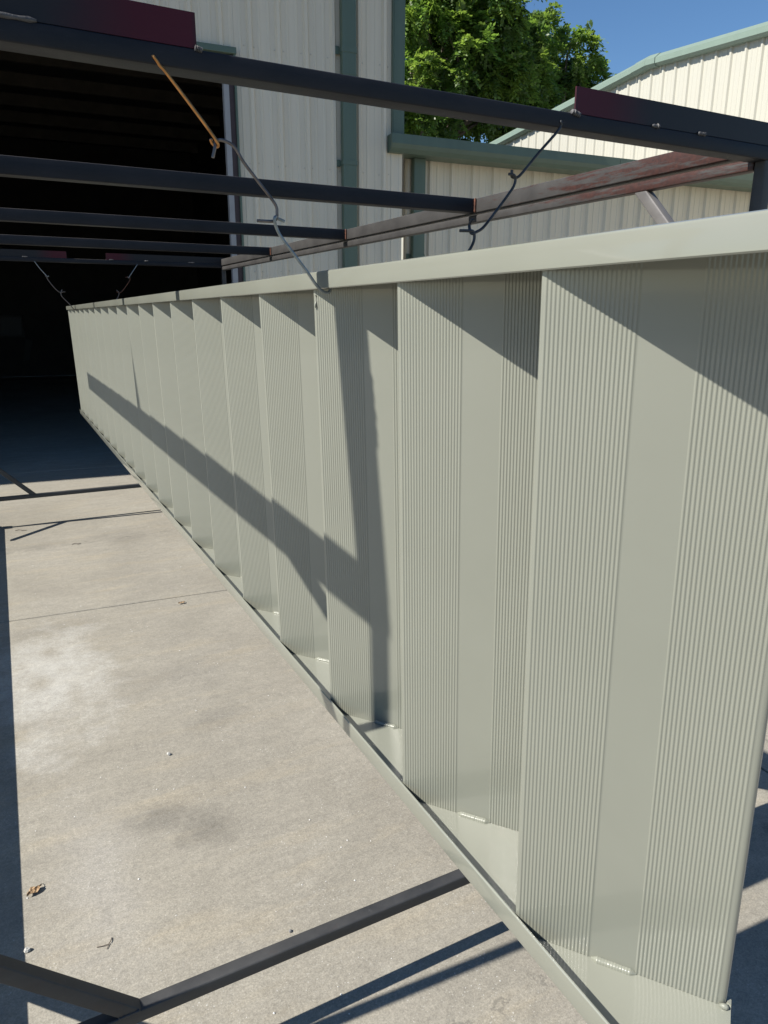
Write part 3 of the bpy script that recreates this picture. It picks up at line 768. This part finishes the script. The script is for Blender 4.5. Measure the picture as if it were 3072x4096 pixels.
hook([(0.4535, 1.244, 1.7622), (0.4420, 1.243, 1.7660), (0.4345, 1.235, 1.7676), (0.4322, 1.234, 1.7615), (0.4374, 1.7486), (0.4466, 1.7336), (0.4720, 1.7033), (0.4916, 1.6799), (0.5060, 1.6610), (0.5170, 1.6500), (0.5290, 1.6465), (0.5345, 1.652), (0.5345, 1.662)],
     yn, 0.0027, M_ROD_L, 'bright grey wire hook gripping the top stringer edge nearest the camera')
hook([(1.0395, 1.262, 1.984), (1.0395, 1.245, 1.984), (1.0385, 1.236, 1.981), (1.0399, 1.974), (1.0317, 1.9622), (0.9920, 1.9233), (0.9528, 1.8826), (0.9388, 1.8712), (0.9300, 1.243, 1.8720), (0.9250, 1.8765), (0.9249, 1.8830)],
     yn, 0.0028, M_ROD_D, 'black rod hook hanging from the hole left of the right angle iron')
hook([(0.9150, 1.234, 1.8746), (0.9270, 1.234, 1.8735), (0.9345, 1.8679), (0.9323, 1.8568), (0.9228, 1.8429), (0.8927, 1.8077), (0.8626, 1.7750), (0.8446, 1.7648), (0.8360, 1.7618), (0.8338, 1.242, 1.7680), (0.8350, 1.246, 1.7790), (0.8362, 1.7880)],
     yn, 0.0028, M_ROD_D, 'black middle wire hook bent in two below the right hole of the front beam')
hook([(0.8081, 1.7658), (0.8290, 1.7666), (0.8388, 1.7660), (0.8420, 1.7574), (0.8397, 1.7451), (0.8262, 1.7250), (0.7900, 1.6900), (0.7500, 1.6600), (0.7200, 1.6440), (0.7090, 1.6430), (0.7040, 1.652)],
     yn, 0.0029, M_ROD_D, 'blue black hook with a threaded stub, going down behind the top stringer')
yf = 6.112
hook([(0.2764, 6.13, 1.995), (0.2764, 6.114, 1.992), (0.3074, 1.9427), (0.3429, 1.8971), (0.3500, 1.8880), (0.3580, 1.8880), (0.3620, 1.893)], yf, 0.003, M_ROD_L, 'pale upper hook left of the gap in the far beam')
hook([(0.3360, 1.8859), (0.3480, 1.8914), (0.3519, 1.8675), (0.3906, 1.8082), (0.4206, 1.7785), (0.4360, 1.7750), (0.4500, 1.7800), (0.4640, 1.7795)], yf, 0.003, M_ROD, 'grey middle hook in the left chain of the far beam')
hook([(0.4434, 1.7962), (0.4370, 1.7860), (0.4322, 1.7700), (0.4378, 1.7440), (0.4790, 1.6963), (0.5052, 1.6600), (0.5200, 1.6480), (0.5330, 1.650), (0.5335, 1.660)], yf, 0.003, M_ROD, 'lowest far hook catching the far end of the top stringer')
hook([(1.0030, 6.13, 1.995), (1.0030, 6.114, 1.992), (0.9391, 1.9046), (0.9336, 1.8928), (0.9270, 1.8950), (0.925, 1.902)], yf, 0.003, M_ROD_L, 'pale upper hook right of the gap in the far beam')
hook([(0.9068, 1.8948), (0.9340, 1.8982), (0.9364, 1.8731), (0.8805, 1.8001), (0.8600, 1.7830), (0.8476, 1.7795), (0.8301, 1.7857)], yf, 0.003, M_RODRUST, 'rusty red middle hook in the right chain of the far beam')
hook([(0.8314, 1.7992), (0.8420, 1.7900), (0.8476, 1.7815), (0.8459, 1.7635), (0.8260, 1.7300), (0.7700, 1.6750), (0.7250, 1.6440), (0.7080, 1.6430), (0.7045, 1.652)], yf, 0.003, M_ROD, 'grey hook of the far right chain dropping behind the stringer')

# ------------------------------------------------------------------ litter on the slab
def dry_leaf(loc, size, rot, label, seed):
    rg = np.random.default_rng(seed); n = 7; V = []; F = []
    for i in range(n):
        for j in range(n):
            a, b = i / (n - 1) * 2 - 1, j / (n - 1) * 2 - 1
            wv = (1 - a * a) ** 0.5 * (0.75 + 0.25 * math.sin(5 * a + seed)) * (1 + 0.15 * rg.normal())
            V.append((a * size, b * size * 0.62 * wv, 0.012 * size / 0.03 * (0.35 + 0.65 * abs(math.sin(3.1 * a + 2.3 * b + seed))) + rg.random() * 0.004))
    for i in range(n - 1):
        for j in range(n - 1): F.append((i * n + j, (i + 1) * n + j, (i + 1) * n + j + 1, i * n + j + 1))
    b = MB().add(V, F)
    o = b.obj('dry_leaf', M_DRYLEAF); o.location = loc; o.rotation_euler = (0, 0, rot)
    st = MB().rod([(size * .9, 0, .008), (size * 1.2, 0.004, .006), (size * 1.35, 0.01, .002)], 0.0009, 5).obj('stalk', M_TWIG, o)
    return tag(o, label, 'leaf')
dry_leaf((-0.108, 1.966, 0.001), 0.024, 0.6, 'crumpled tan dry leaf on the sunlit concrete at lower left', 2)
dry_leaf((0.738, 3.947, 0.001), 0.02, 0.2, 'small brown dry leaf on the concrete by the slab joint', 5)
def stone(loc, s, m, label, seed):
    rg = np.random.default_rng(seed)
    V = []; F = []
    for i, (ph, n) in enumerate(((-70, 5), (-20, 7), (35, 7), (75, 5))):
        for q in range(7):
            rr = s * rg.uniform(0.85, 1.2); a = 2 * math.pi * q / 7 + i * .3
            V.append((rr * math.cos(R(ph)) * math.cos(a), rr * math.cos(R(ph)) * math.sin(a), s * 0.6 + rr * 0.75 * math.sin(R(ph))))
    for i in range(3):
        for q in range(7): F.append((i * 7 + q, i * 7 + (q + 1) % 7, (i + 1) * 7 + (q + 1) % 7, (i + 1) * 7 + q))
    F += [tuple(range(7))[::-1], tuple(range(21, 28))]
    o = MB().add(V, F).obj('pebble', m); o.location = loc
    return tag(o, label, 'pebble')
stone((-0.133, 1.758, 0), 0.0085, M_STONE, 'grey pebble at the edge of the dark shadow above the near brace', 1)
stone((0.372, 2.474, 0), 0.008, M_STONE, 'pale pebble lying alone on the open concrete', 2)
stone((0.50, 1.50, 0), 0.005, M_STONE_D, 'tiny dark pebble near the long black base tube', 3)
tw = MB().rod(smooth_path([(-0.022, 0.006, 0.002), (-0.008, 0.002, 0.003), (0.006, 0.0, 0.003), (0.001, -0.012, 0.002)], 4), 0.0010, 5)
tw.rod(smooth_path([(0.006, 0, 0.003), (0.013, 0.008, 0.004), (0.017, 0.02, 0.002)], 4), 0.0013, 5)
tw = tw.obj('twig', M_TWIG); tw.location = (0.052, 1.68, 0); tag(tw, 'short forked brown twig lying on the concrete by the brace foot', 'twig')
for (xx, yy, rr, ln, lab) in ((0.30, 5.42, 0.1, 0.03, 'straight dark twig on the concrete beyond the far post shadow'), (-0.05, 5.98, -0.3, 0.04, 'curled brown twig at the left edge by the far brace shadow')):
    tq = MB().rod(smooth_path([(-ln, 0, 0.004), (-ln * .3, 0.012, 0.007), (ln * .4, -0.008, 0.006), (ln, 0.006, 0.003)], 4), 0.002, 6).obj('twig', M_TWIG)
    tq.location = (xx, yy, 0); tq.rotation_euler = (0, 0, rr); tag(tq, lab, 'twig')
sp2 = MB()
for i in range(330):
    if i % 3: xx, yy = rng.uniform(-0.2, 1.25), rng.uniform(0.75, 6.4)
    else: xx = rng.normal(0.72, 0.22); yy = rng.uniform(1.2, 4.6)
    s = 0.0011 + 0.0026 * rng.random() ** 3
    sp2.add([(xx - s, yy, s * .5), (xx, yy - s, s * .4), (xx + s, yy, s * .5), (xx, yy + s, s * .4), (xx, yy, s * 1.1), (xx, yy, 0)],
            [(0, 1, 4), (1, 2, 4), (2, 3, 4), (3, 0, 4), (1, 0, 5), (2, 1, 5), (3, 2, 5), (0, 3, 5)])
o = sp2.obj('grit', M_SPECK); o['kind'] = 'stuff'
